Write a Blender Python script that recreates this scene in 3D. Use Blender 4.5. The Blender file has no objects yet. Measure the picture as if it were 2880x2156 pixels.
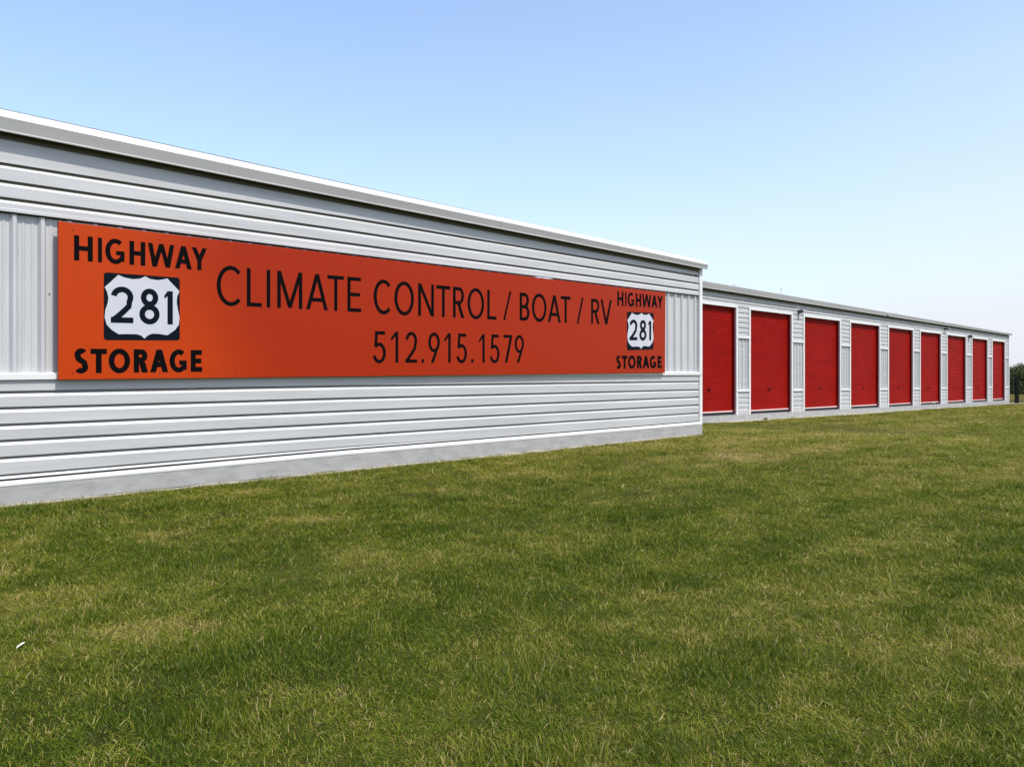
import bpy, math, random
import numpy as np
from mathutils import Vector, Matrix

rng = np.random.default_rng(7)
random.seed(7)
SC = bpy.context.scene
COL = SC.collection

# ------------------------------------------------------------------ camera
F, CX, YH, EYE = 2300.0, 1440.0, 1066.0, 1.6          # measured on the 2880 x 2156 photograph
cam = bpy.data.cameras.new('camera')
cam.sensor_width = 36.0
cam.lens = F / 2880 * 36.0
cam.shift_y = -(1078 - YH) / 2880
cam.clip_start = 0.05
cam.clip_end = 5000
camo = bpy.data.objects.new('camera', cam)
camo.location = (0, 0, EYE)
camo.rotation_euler = (math.radians(90), 0, 0)
COL.objects.link(camo)
SC.camera = camo

# ------------------------------------------------------------------ light
SUN_EL = math.radians(57.0)
SUN_AZ = math.radians(127.0)        # measured clockwise from +Y: to the right and a little behind the camera
w = bpy.data.worlds.new('World')
SC.world = w
w.use_nodes = True
nt = w.node_tree
nt.nodes.clear()
sky = nt.nodes.new('ShaderNodeTexSky')
sky.sky_type = 'NISHITA'
sky.sun_disc = False
sky.sun_elevation = SUN_EL
sky.sun_rotation = SUN_AZ
sky.altitude = 0
sky.air_density = 1.0
sky.dust_density = 1.6
sky.ozone_density = 2.0
bg = nt.nodes.new('ShaderNodeBackground')
bg.inputs[1].default_value = 0.15
wo = nt.nodes.new('ShaderNodeOutputWorld')
# thin summer haze: whiter towards the horizon and towards the sun's side, faintly mottled
wtc = nt.nodes.new('ShaderNodeTexCoord')
wsx = nt.nodes.new('ShaderNodeSeparateXYZ'); nt.links.new(wtc.outputs['Generated'], wsx.inputs[0])
wnz = nt.nodes.new('ShaderNodeTexNoise'); wnz.inputs['Scale'].default_value = 2.2; wnz.inputs['Detail'].default_value = 4; wnz.inputs['Roughness'].default_value = 0.6
wmp = nt.nodes.new('ShaderNodeMapping'); wmp.inputs['Scale'].default_value = (1, 1, 2.2)
nt.links.new(wtc.outputs['Generated'], wmp.inputs[0]); nt.links.new(wmp.outputs[0], wnz.inputs['Vector'])
def wmath(op, a, b=None, c=None):
    n = nt.nodes.new('ShaderNodeMath'); n.operation = op
    for k, v in enumerate((a, b, c)):
        if v is None: continue
        if isinstance(v, (int, float)): n.inputs[k].default_value = v
        else: nt.links.new(v, n.inputs[k])
    return n.outputs[0]
el_ = wmath('MAXIMUM', wsx.outputs['Z'], 0.0)
el2 = wmath('MULTIPLY_ADD', wsx.outputs['X'], -0.16, el_)
el3 = wmath('MULTIPLY_ADD', wmath('SUBTRACT', wnz.outputs[0], 0.5), 0.22, el2)
hz_ = wmath('MULTIPLY', wmath('POWER', 2.718, wmath('MULTIPLY', wmath('MAXIMUM', el3, -0.05), -4.9)), 0.85)
hz_ = wmath('MINIMUM', hz_, 0.9)
wmix = nt.nodes.new('ShaderNodeMix'); wmix.data_type = 'RGBA'
gain = nt.nodes.new('ShaderNodeVectorMath'); gain.operation = 'MULTIPLY'; gain.inputs[1].default_value = (1.07, 1.12, 1.14)
nt.links.new(sky.outputs[0], gain.inputs[0])
nt.links.new(hz_, wmix.inputs[0]); nt.links.new(gain.outputs[0], wmix.inputs[6]); wmix.inputs[7].default_value = (3.36, 3.45, 3.74, 1)
nt.links.new(wmix.outputs[2], bg.inputs[0])
nt.links.new(bg.outputs[0], wo.inputs[0])
sd = bpy.data.lights.new('sun', 'SUN')
sd.energy = 3.0
sd.angle = math.radians(0.53)
sd.color = (1.0, 0.95, 0.87)
so = bpy.data.objects.new('sun', sd)
sv = Vector((math.sin(SUN_AZ) * math.cos(SUN_EL), math.cos(SUN_AZ) * math.cos(SUN_EL), math.sin(SUN_EL)))
so.rotation_euler = sv.to_track_quat('Z', 'Y').to_euler()
so.location = sv * 60
COL.objects.link(so)
SC.view_settings.view_transform = 'Standard'
SC.view_settings.look = 'None'
SC.view_settings.exposure = 0.75
SC.view_settings.gamma = 1.0
SC.cycles.max_bounces = 6
SC.cycles.transparent_max_bounces = 6

# ------------------------------------------------------------------ helpers
def plane(xa, Za, xb, Zb):
    A = np.array([(xa - CX) / F * Za, Za]); B = np.array([(xb - CX) / F * Zb, Zb])
    d = B - A; L = float(np.hypot(*d))
    return A, d / L, L

W1 = plane(0, 10.08, 1974, 21.81)       # wall of the near building
W2 = plane(1979, 31.0, 2837, 61.4)      # wall of the far building

def hit(pl, x, y, off=0.0):
    """photograph pixel -> (u, z) on a vertical plane standing `off` in front of a wall"""
    A, d, L = pl
    n = np.array([d[1], -d[0]])
    r = np.array([(x - CX) / F, 1.0])
    M = np.array([[d[0], -r[0]], [d[1], -r[1]]])
    u, t = np.linalg.solve(M, -(A + n * off))
    return float(u), float(EYE - (y - YH) / F * t)

def world_xy(pl, u, off=0.0):
    A, d, L = pl
    n = np.array([d[1], -d[0]])
    p = A + d * u + n * off
    return float(p[0]), float(p[1])

class MB:
    def __init__(self):
        self.v, self.f = [], []
    def quad(self, a, b, c, d):
        i = len(self.v); self.v += [a, b, c, d]; self.f.append((i, i + 1, i + 2, i + 3))
    def box(self, x0, x1, y0, y1, z0, z1):
        i = len(self.v)
        self.v += [(x0, y0, z0), (x1, y0, z0), (x1, y1, z0), (x0, y1, z0), (x0, y0, z1), (x1, y0, z1), (x1, y1, z1), (x0, y1, z1)]
        self.f += [tuple(i + k for k in q) for q in ((0, 3, 2, 1), (4, 5, 6, 7), (0, 1, 5, 4), (1, 2, 6, 5), (2, 3, 7, 6), (3, 0, 4, 7))]
    def prism(self, pts, y0, y1):
        """polygon of (x, z) between depth y0 (front) and y1 (back)"""
        n = len(pts); i = len(self.v)
        self.v += [(p[0], y0, p[1]) for p in pts] + [(p[0], y1, p[1]) for p in pts]
        self.f.append(tuple(range(i, i + n)))
        self.f.append(tuple(range(i + 2 * n - 1, i + n - 1, -1)))
        for k in range(n):
            m = (k + 1) % n
            self.f.append((i + k, i + n + k, i + n + m, i + m))
    def sweep(self, stations, cap=False, closed=False):
        """stations: [(u, [(off, z), ...]), ...] swept along the wall (off is outward)"""
        n = len(stations[0][1]); i = len(self.v)
        for u, prof in stations:
            self.v += [(u, -o, z) for o, z in prof]
        m = n if closed else n - 1
        for s in range(len(stations) - 1):
            for k in range(m):
                a = i + s * n + k; b = i + s * n + (k + 1) % n
                self.f.append((a, b, b + n, a + n))
        if cap:
            self.f.append(tuple(range(i, i + n)))
            e = i + (len(stations) - 1) * n
            self.f.append(tuple(range(e + n - 1, e - 1, -1)))
    def vsweep(self, prof, zlo, zhi):
        """profile [(u, off), ...] swept upwards between zlo(u) and zhi(u)"""
        i = len(self.v); n = len(prof)
        self.v += [(u, -o, zlo(u)) for u, o in prof] + [(u, -o, zhi(u)) for u, o in prof]
        for k in range(n - 1):
            self.f.append((i + k, i + k + 1, i + n + k + 1, i + n + k))
    def cyl(self, c, axis, r, h, n=10):
        ax = Vector(axis).normalized(); q = ax.to_track_quat('Z', 'Y'); i = len(self.v)
        for t in (0, h):
            for k in range(n):
                a = 2 * math.pi * k / n
                self.v.append(tuple(Vector(c) + q @ Vector((r * math.cos(a), r * math.sin(a), t))))
        for k in range(n):
            m = (k + 1) % n
            self.f.append((i + k, i + m, i + n + m, i + n + k))
        self.f.append(tuple(range(i + n - 1, i - 1, -1))); self.f.append(tuple(range(i + n, i + 2 * n)))
    def build(self, name, mat, parent=None, smooth=False):
        me = bpy.data.meshes.new(name)
        me.from_pydata(self.v, [], self.f)
        me.update()
        me.materials.append(mat)
        if smooth:
            for p in me.polygons: p.use_smooth = True
        o = bpy.data.objects.new(name, me)
        COL.objects.link(o)
        if parent: o.parent = parent
        return o

def empty(name, loc, rz=0.0):
    o = bpy.data.objects.new(name, None)
    o.empty_display_size = 0.3
    o.location = loc; o.rotation_euler = (0, 0, rz)
    COL.objects.link(o)
    return o

def tag(o, label=None, cat=None, group=None, kind=None):
    if label: o['label'] = label
    if cat: o['category'] = cat
    if group: o['group'] = group
    if kind: o['kind'] = kind
    return o

def lin(*pts):
    xs = [p[0] for p in pts]; ys = [p[1] for p in pts]
    return lambda u: float(np.interp(u, xs, ys))

# ------------------------------------------------------------------ materials
def mat(name, color, rough=0.5, metal=0.0, spec=0.5, noise=None, bump=None, coat=0.0):
    """noise: (scale, amount, (sx,sy,sz)) multiplies the colour; bump: (scale, strength, distance, (sx,sy,sz))"""
    m = bpy.data.materials.new(name); m.use_nodes = True
    t = m.node_tree; b = t.nodes['Principled BSDF']
    b.inputs['Base Color'].default_value = (*color, 1)
    b.inputs['Roughness'].default_value = rough
    b.inputs['Metallic'].default_value = metal
    b.inputs['Specular IOR Level'].default_value = spec
    if coat:
        b.inputs['Coat Weight'].default_value = coat
        b.inputs['Coat Roughness'].default_value = 0.12
    tc = t.nodes.new('ShaderNodeTexCoord')
    if noise:
        mp = t.nodes.new('ShaderNodeMapping'); mp.inputs['Scale'].default_value = noise[2]
        nz = t.nodes.new('ShaderNodeTexNoise'); nz.inputs['Scale'].default_value = noise[0]; nz.inputs['Detail'].default_value = 5; nz.inputs['Roughness'].default_value = 0.65
        mr = t.nodes.new('ShaderNodeMapRange'); mr.inputs['From Min'].default_value = 0.3; mr.inputs['From Max'].default_value = 0.7
        mr.inputs['To Min'].default_value = 1 - noise[1]; mr.inputs['To Max'].default_value = 1 + noise[1] * 0.6
        mx = t.nodes.new('ShaderNodeVectorMath'); mx.operation = 'SCALE'; mx.inputs[0].default_value = color
        t.links.new(tc.outputs['Object'], mp.inputs[0]); t.links.new(mp.outputs[0], nz.inputs['Vector'])
        t.links.new(nz.outputs[0], mr.inputs['Value']); t.links.new(mr.outputs[0], mx.inputs['Scale'])
        t.links.new(mx.outputs[0], b.inputs['Base Color'])
    if bump:
        mp = t.nodes.new('ShaderNodeMapping'); mp.inputs['Scale'].default_value = bump[3]
        nz = t.nodes.new('ShaderNodeTexNoise'); nz.inputs['Scale'].default_value = bump[0]; nz.inputs['Detail'].default_value = 3
        bm = t.nodes.new('ShaderNodeBump'); bm.inputs['Strength'].default_value = bump[1]; bm.inputs['Distance'].default_value = bump[2]
        t.links.new(tc.outputs['Object'], mp.inputs[0]); t.links.new(mp.outputs[0], nz.inputs['Vector'])
        t.links.new(nz.outputs[0], bm.inputs['Height']); t.links.new(bm.outputs[0], b.inputs['Normal'])
    return m

M_SIDING = mat('galvanised_siding', (0.435, 0.435, 0.435), 0.45, 0.1, 0.4, (1.6, 0.15, (0.25, 1, 5)), (1.4, 0.25, 0.01, (0.5, 1, 1.5)))
M_VSIDING = mat('vertical_siding', (0.44, 0.44, 0.445), 0.45, 0.1, 0.4, (1.4, 0.12, (4, 1, 0.35)), (1.4, 0.25, 0.01, (1.5, 1, 0.5)))
M_TRIM = mat('white_metal_trim', (0.62, 0.62, 0.61), 0.4, 0.1, 0.5, (2.0, 0.06, (0.3, 1, 1)))
M_FASCIA = mat('grey_fascia_metal', (0.325, 0.32, 0.31), 0.45, 0.1, 0.5, (1.0, 0.08, (0.3, 1, 2)), (1.0, 0.2, 0.008, (0.5, 1, 1)))
M_ROOF = mat('pale_roof_metal', (0.52, 0.51, 0.50), 0.4, 0.1)
M_DARK = mat('shaded_soffit', (0.10, 0.10, 0.075), 0.7)  # dark tone carries the shade under the eaves
M_CONC = mat('concrete', (0.305, 0.30, 0.292), 0.9, 0, 0.2, (3.2, 0.2, (0.8, 1, 2.2)), (14, 0.3, 0.01, (1, 1, 1)))
M_PALE = mat('pale_concrete', (0.30, 0.27, 0.22), 0.95, 0, 0.2, (6.0, 0.3, (1, 1, 1)), (20, 0.4, 0.01, (1, 1, 1)))
M_DOOR = mat('red_door_paint', (0.235, 0.005, 0.0022), 0.55, 0, 0.05, (0.9, 0.18, (0.6, 1, 2)))
M_DOORDK = mat('red_guide_paint', (0.10, 0.003, 0.003), 0.6, 0, 0.3)
M_RUBBER = mat('black_rubber', (0.02, 0.02, 0.025), 0.8, 0, 0.2)
M_BAR = mat('bottom_bar_metal', (0.70, 0.50, 0.48), 0.5, 0.1)
M_BLACK = mat('black_vinyl', (0.003, 0.0025, 0.003), 0.6, 0, 0.03)
M_NAVY = mat('navy_black_paint', (0.003, 0.006, 0.010), 0.5, 0, 0.05)
M_SHIELD = mat('white_shield_paint', (0.44, 0.45, 0.49), 0.4, 0, 0.3, (3, 0.05, (1, 1, 1)))
M_SCREW = mat('screw_metal', (0.09, 0.09, 0.10), 0.5, 0.5)
M_IRON = mat('black_iron', (0.006, 0.006, 0.006), 0.6, 0, 0.1)
M_LAMP = mat('grey_lamp_housing', (0.06, 0.065, 0.08), 0.5)

# ------------------------------------------------------------------ ground
def smooth_interp(xs, ys):
    xs = np.array(xs, float); ys = np.array(ys, float)
    def f(s):
        s = np.clip(s, xs[0], xs[-1]); i = np.clip(np.searchsorted(xs, s) - 1, 0, len(xs) - 2)
        t = (s - xs[i]) / (xs[i + 1] - xs[i]); t = t * t * (3 - 2 * t)
        return ys[i] * (1 - t) + ys[i + 1] * t
    return f
_gz = smooth_interp([-60, 0, 2.84, 8.0, 19.2, 27.3, 45, 70, 110, 400], [0, 0, .02, .062, .122, -.072, -.144, -.292, -.36, -.4])
D1 = W1[1]; N1 = np.array([D1[1], -D1[0]])
D2 = W2[1]; N2 = np.array([D2[1], -D2[0]])

class VNoise:
    """smooth value noise on a lattice"""
    def __init__(self, seed, n=256):
        self.g = np.random.default_rng(seed).random((n, n)); self.n = n
    def __call__(self, x, y):
        xi = np.floor(x).astype(int); yi = np.floor(y).astype(int); fx = x - xi; fy = y - yi
        fx = fx * fx * (3 - 2 * fx); fy = fy * fy * (3 - 2 * fy); n = self.n; g = self.g
        a = g[xi % n, yi % n]; b = g[(xi + 1) % n, yi % n]; c = g[xi % n, (yi + 1) % n]; d = g[(xi + 1) % n, (yi + 1) % n]
        return (a * (1 - fx) + b * fx) * (1 - fy) + (c * (1 - fx) + d * fx) * fy
_vn = [VNoise(s) for s in range(11, 20)]

def ground_z(x, y):
    x = np.asarray(x, float); y = np.asarray(y, float)
    z = _gz(x * D1[0] + y * D1[1])
    return z + 0.035 * (_vn[0](x * 0.55 + 100, y * 0.55 + 100) - 0.5) * np.clip(1 - np.hypot(x, y) / 60, 0, 1)

def dryness(x, y):
    """0 fresh green .. 1 straw: streaks along the mowing direction, drier towards the buildings"""
    s = x * D1[0] + y * D1[1]; q = x * N1[0] + y * N1[1]
    a = _vn[1](s * 0.22 + 50, q * 0.95 + 50) * 0.34 + _vn[2](s * 0.7 + 80, q * 2.3 + 80) * 0.33 + _vn[3](x * 2.9 + 90, y * 2.9 + 90) * 0.33
    dist = np.hypot(x, y)
    d = (a - 0.5) * 0.85 + 0.165 + 0.29 * np.clip((dist - 4) / 16, 0, 1)
    for px, py, r in ((440, 1525, .28), (1320, 1400, .30), (150, 1700, .35), (560, 1640, .25), (1010, 1560, .2), (1560, 1352, .4), (2070, 1300, .5), (900, 1470, .3), (700, 1400, .35)):
        Z = F * EYE / (py - YH); X = (px - CX) / F * Z
        e = np.exp(-(((x - X) / (r * 1.2)) ** 2 + ((y - Z) / (r * 1.3)) ** 2))
        d = d + 0.42 * e
    return np.clip(d, 0, 1)

def axis(lo, hi, near, far):
    out = [0.0]; p = 0.0
    while p < hi:
        p += near + (far - near) * min(1, (p / 80) ** 1.5); out.append(p)
    p = 0.0
    while p > lo:
        p -= near + (far - near) * min(1, (-p / 80) ** 1.5); out.append(p)
    return np.array(sorted(out))
gx = axis(-1500, 1500, 0.45, 60.0); gy = axis(-1200, 2200, 0.45, 60.0)
GX, GY = np.meshgrid(gx, gy, indexing='ij')
GZ = ground_z(GX, GY)
me = bpy.data.meshes.new('lawn')
nx, ny = GX.shape
idx = np.arange(nx * ny).reshape(nx, ny)
quads = np.stack([idx[:-1, :-1], idx[1:, :-1], idx[1:, 1:], idx[:-1, 1:]], -1).reshape(-1, 4)
me.from_pydata(np.stack([GX, GY, GZ], -1).reshape(-1, 3).tolist(), [], quads.tolist())
at = me.attributes.new('dry', 'FLOAT', 'POINT')
at.data.foreach_set('value', dryness(GX.ravel(), GY.ravel()).astype(np.float32))
for p in me.polygons: p.use_smooth = True
lawn = bpy.data.objects.new('lawn', me); COL.objects.link(lawn)
tag(lawn, kind='structure')
m = bpy.data.materials.new('lawn_soil'); m.use_nodes = True
t = m.node_tree; b = t.nodes['Principled BSDF']; b.inputs['Roughness'].default_value = 1.0; b.inputs['Specular IOR Level'].default_value = 0.05
a = t.nodes.new('ShaderNodeAttribute'); a.attribute_name = 'dry'
tc = t.nodes.new('ShaderNodeTexCoord')
nz = t.nodes.new('ShaderNodeTexNoise'); nz.inputs['Scale'].default_value = 1.7; nz.inputs['Detail'].default_value = 8; nz.inputs['Roughness'].default_value = 0.75
t.links.new(tc.outputs['Object'], nz.inputs['Vector'])
ad = t.nodes.new('ShaderNodeMath'); ad.operation = 'MULTIPLY_ADD'; ad.inputs[1].default_value = 0.9; 
t.links.new(nz.outputs[0], ad.inputs[0])
sb = t.nodes.new('ShaderNodeMath'); sb.operation = 'SUBTRACT'; sb.inputs[1].default_value = 0.45
t.links.new(a.outputs['Fac'], sb.inputs[0]); t.links.new(sb.outputs[0], ad.inputs[2])
cr = t.nodes.new('ShaderNodeValToRGB')
cr.color_ramp.elements[0].position = 0.05; cr.color_ramp.elements[0].color = (0.030, 0.036, 0.007, 1)
cr.color_ramp.elements[1].position = 0.95; cr.color_ramp.elements[1].color = (0.20, 0.155, 0.055, 1)
e = cr.color_ramp.elements.new(0.5); e.color = (0.085, 0.082, 0.018, 1)
t.links.new(ad.outputs[0], cr.inputs[0]); t.links.new(cr.outputs[0], b.inputs['Base Color'])
bm = t.nodes.new('ShaderNodeBump'); bm.inputs['Strength'].default_value = 0.8; bm.inputs['Distance'].default_value = 0.05
nz2 = t.nodes.new('ShaderNodeTexNoise'); nz2.inputs['Scale'].default_value = 60; nz2.inputs['Detail'].default_value = 6
t.links.new(tc.outputs['Object'], nz2.inputs['Vector']); t.links.new(nz2.outputs[0], bm.inputs['Height']); t.links.new(bm.outputs[0], b.inputs['Normal'])
me.materials.append(m)

# ------------------------------------------------------------------ near storage building
U0, U1 = -7.0, 16.30            # the wall runs on out of frame to the left
ST = [U0, 0.0, 5.115, 16.09, U1]
def zl(a, b_, c): return lin((U0, a), (0, a), (5.115, b_), (16.09, c), (17, c))
z_ftop = lin((U0, 5.02), (0, 4.922), (16.6, 4.765)); z_fbot = lin((U0, 4.70), (0, 4.615), (16.3, 4.515))
top_grooves = [zl(4.256, 4.305, 4.327), zl(4.041, 4.087, 4.13), zl(3.831, 3.876, 3.945)]
low_grooves = [zl(1.433, 1.481, 1.534), zl(1.236, 1.274, 1.318), zl(1.03, 1.062, 1.122), zl(.833, .859, .913), zl(.623, .652, .70)]
z_edge = zl(3.677, 3.711, 3.82)          # lower edge of the upper siding
z_sill = zl(1.672, 1.735, 1.790)         # top of the lower siding
z_flash = zl(.347, .413, .481)
z_slab = zl(.285, .344, .406)
z_base = zl(.022, .063, .123)

def groove(z, k=1.0):
    # groove: deep slot added to darken the line, then a tray face sloping out
    return [(0, z + .021 * k), (-.080 * k, z + .025 * k), (-.080 * k, z - .011 * k), (-.022 * k, z - .016 * k), (0, z - .050 * k)]

bA = world_xy(W1, 0)
near = empty('storage_building', (bA[0], bA[1], 0), math.atan2(D1[1], D1[0]))
tag(near, 'long grey ribbed metal building in front, carrying the orange sign', 'building')
DEPTH = 12.0

mb = MB()
mb.sweep([(u, [(-.06, z_fbot(u) + .16)] + [(0, z_fbot(u) + .16)] + sum([groove(g(u)) for g in top_grooves], []) + [(0, z_edge(u) + .042), (0.010, z_edge(u) + .036), (0.010, z_edge(u)), (-.07, z_edge(u))]) for u in ST], cap=False)
mb.build('upper_siding', M_SIDING, near)
mb = MB()
sixth = lin((U0, .41), (0, .412), (5.115, .47), (16.09, .50))
sx_k = lin((U0, .85), (0, .85), (5.1, .45), (9, .0))
mb.sweep([(u, [(-.07, z_sill(u) - .075), (0, z_sill(u) - .075)] + sum([groove(g(u)) for g in low_grooves], []) + groove(max(sixth(u), z_flash(u) + .05) - .004, .02 + .9 * sx_k(u)) + [(0, z_flash(u) + .016), (-.07, z_flash(u) + .016)]) for u in sorted(ST + [2.0, 3.5, 6.5, 8.0, 9.0])])
mb.build('lower_siding', M_SIDING, near)
# vertical ribbed band behind the sign, set back a little
def rpanel(u0, u1, u_rib, pitch, off, h=0.044):
    prof = [(u0, off)]
    k0 = math.floor((u0 - u_rib) / pitch)
    k = k0
    while u_rib + k * pitch < u1 + pitch:
        c = u_rib + k * pitch
        for du, do in ((-.052, 0), (-.020, h), (.020, h), (.052, 0), (pitch / 3 - .022, 0), (pitch / 3 - .008, .008), (pitch / 3 + .008, .008), (pitch / 3 + .022, 0),
                       (2 * pitch / 3 - .022, 0), (2 * pitch / 3 - .008, .008), (2 * pitch / 3 + .008, .008), (2 * pitch / 3 + .022, 0)):
            if u0 < c + du < u1: prof.append((c + du, off + do))
        k += 1
    prof.append((u1, off))
    return prof
mb = MB()
mb.vsweep(rpanel(U0, U1, 0.165, 0.318, -0.065), lambda u: z_sill(u) - .03, lambda u: z_edge(u) - .02)
mid = mb.build('ribbed_band', M_VSIDING, near)
for px, py in ((53, 704), (130, 742), (128, 893), (129, 979), (143, 825)):
    u, z = hit(W1, px, py)
    mb = MB(); mb.cyl((u, 0.072, z), (0, -1, 0), 0.0085, 0.02, 8); mb.build('screw', M_SCREW, mid)
# sill ledge over the lower siding
mb = MB()
mb.sweep([(u, [(-.06, z_sill(u) + .012), (.035, z_sill(u) - .012), (.035, z_sill(u) - .080), (.022, z_sill(u) - .080), (.004, z_sill(u) - .074)]) for u in ST])
mb.build('sill_trim', M_TRIM, near)
# base flashing and slab
mb = MB()
mb.sweep([(u, [(-.07, z_flash(u) - .006), (-.004, z_flash(u) - .010), (.036, z_flash(u) - .040), (.036, z_slab(u) - .006), (.028, z_slab(u) - .006)]) for u in ST])
mb.build('base_flashing', M_TRIM, near)
mb = MB()
mb.sweep([(u, [(0.0, z_slab(u)), (.030, z_slab(u)), (.032, z_base(u) + .03)]) for u in ST] , cap=False)
fo = mb.build('foundation', M_CONC, near)
mb = MB(); us = np.linspace(U0, U1, 160)
mb.sweep([(u, [(.0305, z_base(u) + .016 + .024 * float(_vn[7](u * 3.1 + 90, 7.3))), (.055 + .03 * float(_vn[8](u * 4.3 + 90, 3.3)), z_base(u) + .006 + .020 * float(_vn[4](u * 5.7 + 90, 5.1))), (.10, z_base(u) - .2)]) for u in us])
mb.build('footing', M_PALE, near)
# corner trim, end wall, roof and fascia
mb = MB()
zt = z_fbot(U1) + .1
mb.box(U1 - .11, U1 + .028, -.024, .10, z_slab(U1) - .03, zt)
mb.build('corner_trim', M_TRIM, near)
mb = MB()
mb.box(U1 - .20, U1 + .012, .035, .10, z_base(U1) - .3, z_slab(U1) - .02)
mb.quad((U1, .1, -.3), (U1, DEPTH, -.3), (U1, DEPTH, z_slab(U1)), (U1, .1, z_slab(U1)))
mb.build('end_foundation', M_CONC, near)
mb = MB()
ez = [z_slab(U1)]
prof = [(0, z_slab(U1))]
for g in reversed(low_grooves): prof += list(reversed(groove(g(U1))))
for g in reversed(top_grooves): prof += list(reversed(groove(g(U1))))
prof.append((0, zt))
i = 0
for y in (.10, DEPTH):
    mb.v += [(U1 + o, y, z) for o, z in prof]
n = len(prof)
for k in range(n - 1): mb.f.append((k, n + k, n + k + 1, k + 1))
mb.build('end_siding', M_SIDING, near)
mb = MB()
UE = U1 + .10
mb.quad((U0, -.02, z_ftop(U0) - .012), (UE, -.02, z_ftop(UE) - .012), (UE, DEPTH, z_ftop(UE) + .18), (U0, DEPTH, z_ftop(U0) + .18))
mb.quad((U0, DEPTH, 0), (U0, DEPTH, z_ftop(U0) + .18), (UE, DEPTH, z_ftop(UE) + .18), (UE, DEPTH, 0))
mb.build('roof', M_ROOF, near)
def seams(us):  # fascia sections
    return list(zip(us[:-1], us[1:]))
for a_, b_ in seams([U0, -2.7, 2.93, 8.6, 14.2, UE]):
    mb = MB(); lo, hi = a_ + .002, b_ - .002
    lap = 0.0 if a_ in (U0, 2.93, 14.2) else 0.003
    mb.sweep([(u, [(.01 + lap, z_ftop(u)), (.145 + lap, z_ftop(u) - .118), (.150 + lap, z_ftop(u) - .128)]) for u in (lo, hi)])
    hood = mb.build('rake_cap', M_ROOF, near)
    mb = MB()
    mb.sweep([(u, [(.150 + lap, z_ftop(u) - .129), (.128 + lap, z_fbot(u) + .026), (.140 + lap, z_fbot(u) + .012), (.138 + lap, z_fbot(u)), (.120 + lap, z_fbot(u)), (.118, z_ftop(u) - .12)]) for u in (lo, hi)], cap=True, closed=True)
    mb.build('fascia', M_FASCIA, near)
mb = MB()
mb.sweep([(u, [(.119, z_fbot(u) + .045), (.119, z_fbot(u) + .02), (0.004, z_fbot(u) + .02), (.004, z_fbot(u) - .075), (.012, z_fbot(u) - .075), (.012, z_fbot(u) - .08), (.002, z_fbot(u) - .08)]) for u in (U0, U1)])  # underside, plus a dark strip down the wall painted as eave shadow
mb.build('soffit_shade', M_DARK, near)
mb = MB()
zz = z_ftop(UE)
mb.prism([(UE - .08, zz - .13), (UE + .002, zz - .13), (UE + .002, z_fbot(UE) + .05), (UE - .08, z_fbot(UE) + .05)], -.11, DEPTH)
mb.build('eave_gutter', M_FASCIA, near)

# ------------------------------------------------------------------ sign
SOFF = 0.095
def sp(x, y): return hit(W1, x, y, SOFF)
TL, BL, TR, BR = sp(164.5, 622), sp(164.5, 1067.5), sp(1872, 823), sp(1870.5, 1048)
sign = empty('sign', (*world_xy(W1, TL[0], SOFF), 0), math.atan2(D1[1], D1[0]))
tag(sign, 'long orange sign board with black lettering and route shields on grey wall', 'sign')
S0 = TL[0]
def loc(px, py):
    u, z = sp(px, py); return (u - S0, z)
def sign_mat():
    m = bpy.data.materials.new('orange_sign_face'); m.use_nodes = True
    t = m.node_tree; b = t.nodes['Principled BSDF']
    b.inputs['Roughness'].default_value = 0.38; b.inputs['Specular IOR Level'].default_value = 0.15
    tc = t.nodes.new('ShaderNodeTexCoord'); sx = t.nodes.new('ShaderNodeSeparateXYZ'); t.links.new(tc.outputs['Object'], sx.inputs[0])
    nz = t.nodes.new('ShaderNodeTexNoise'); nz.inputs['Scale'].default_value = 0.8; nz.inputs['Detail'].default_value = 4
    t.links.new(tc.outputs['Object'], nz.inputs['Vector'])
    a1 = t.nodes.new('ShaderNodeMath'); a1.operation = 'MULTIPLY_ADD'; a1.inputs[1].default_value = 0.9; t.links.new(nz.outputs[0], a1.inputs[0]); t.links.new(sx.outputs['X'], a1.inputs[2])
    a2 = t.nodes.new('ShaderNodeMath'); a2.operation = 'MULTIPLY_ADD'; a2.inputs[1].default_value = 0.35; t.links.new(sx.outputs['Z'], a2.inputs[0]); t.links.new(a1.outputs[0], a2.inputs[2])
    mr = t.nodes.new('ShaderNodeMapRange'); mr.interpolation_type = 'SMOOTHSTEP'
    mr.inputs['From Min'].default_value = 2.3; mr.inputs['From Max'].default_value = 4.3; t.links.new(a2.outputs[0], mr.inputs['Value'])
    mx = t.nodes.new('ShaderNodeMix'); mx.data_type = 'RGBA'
    mx.inputs[6].default_value = (0.375, 0.035, 0.001, 1); mx.inputs[7].default_value = (0.268, 0.0175, 0.0012, 1)  # orange-to-red shift of a reflection, painted into the base colour
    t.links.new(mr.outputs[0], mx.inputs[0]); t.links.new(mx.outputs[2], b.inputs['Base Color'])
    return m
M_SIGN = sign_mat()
mb = MB()
c = [(TL[0] - S0, TL[1]), (BL[0] - S0, BL[1]), (BR[0] - S0, BR[1]), (TR[0] - S0, TR[1])]
mb.prism(c, 0.0, 0.05)
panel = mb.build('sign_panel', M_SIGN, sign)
bv = panel.modifiers.new('bevel', 'BEVEL'); bv.width = 0.004; bv.segments = 2
for k in range(13):
    fx = .012 + .976 * k / 12; u = c[0][0] + (c[3][0] - c[0][0]) * fx
    for fy in (.04, .955):
        zlo_ = c[1][1] + (c[2][1] - c[1][1]) * fx; zhi_ = c[0][1] + (c[3][1] - c[0][1]) * fx
        mb = MB(); mb.cyl((u, .001, zlo_ + (zhi_ - zlo_) * fy), (0, -1, 0), .009, .006, 8); mb.build('screw', M_DOORDK, sign)
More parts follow.
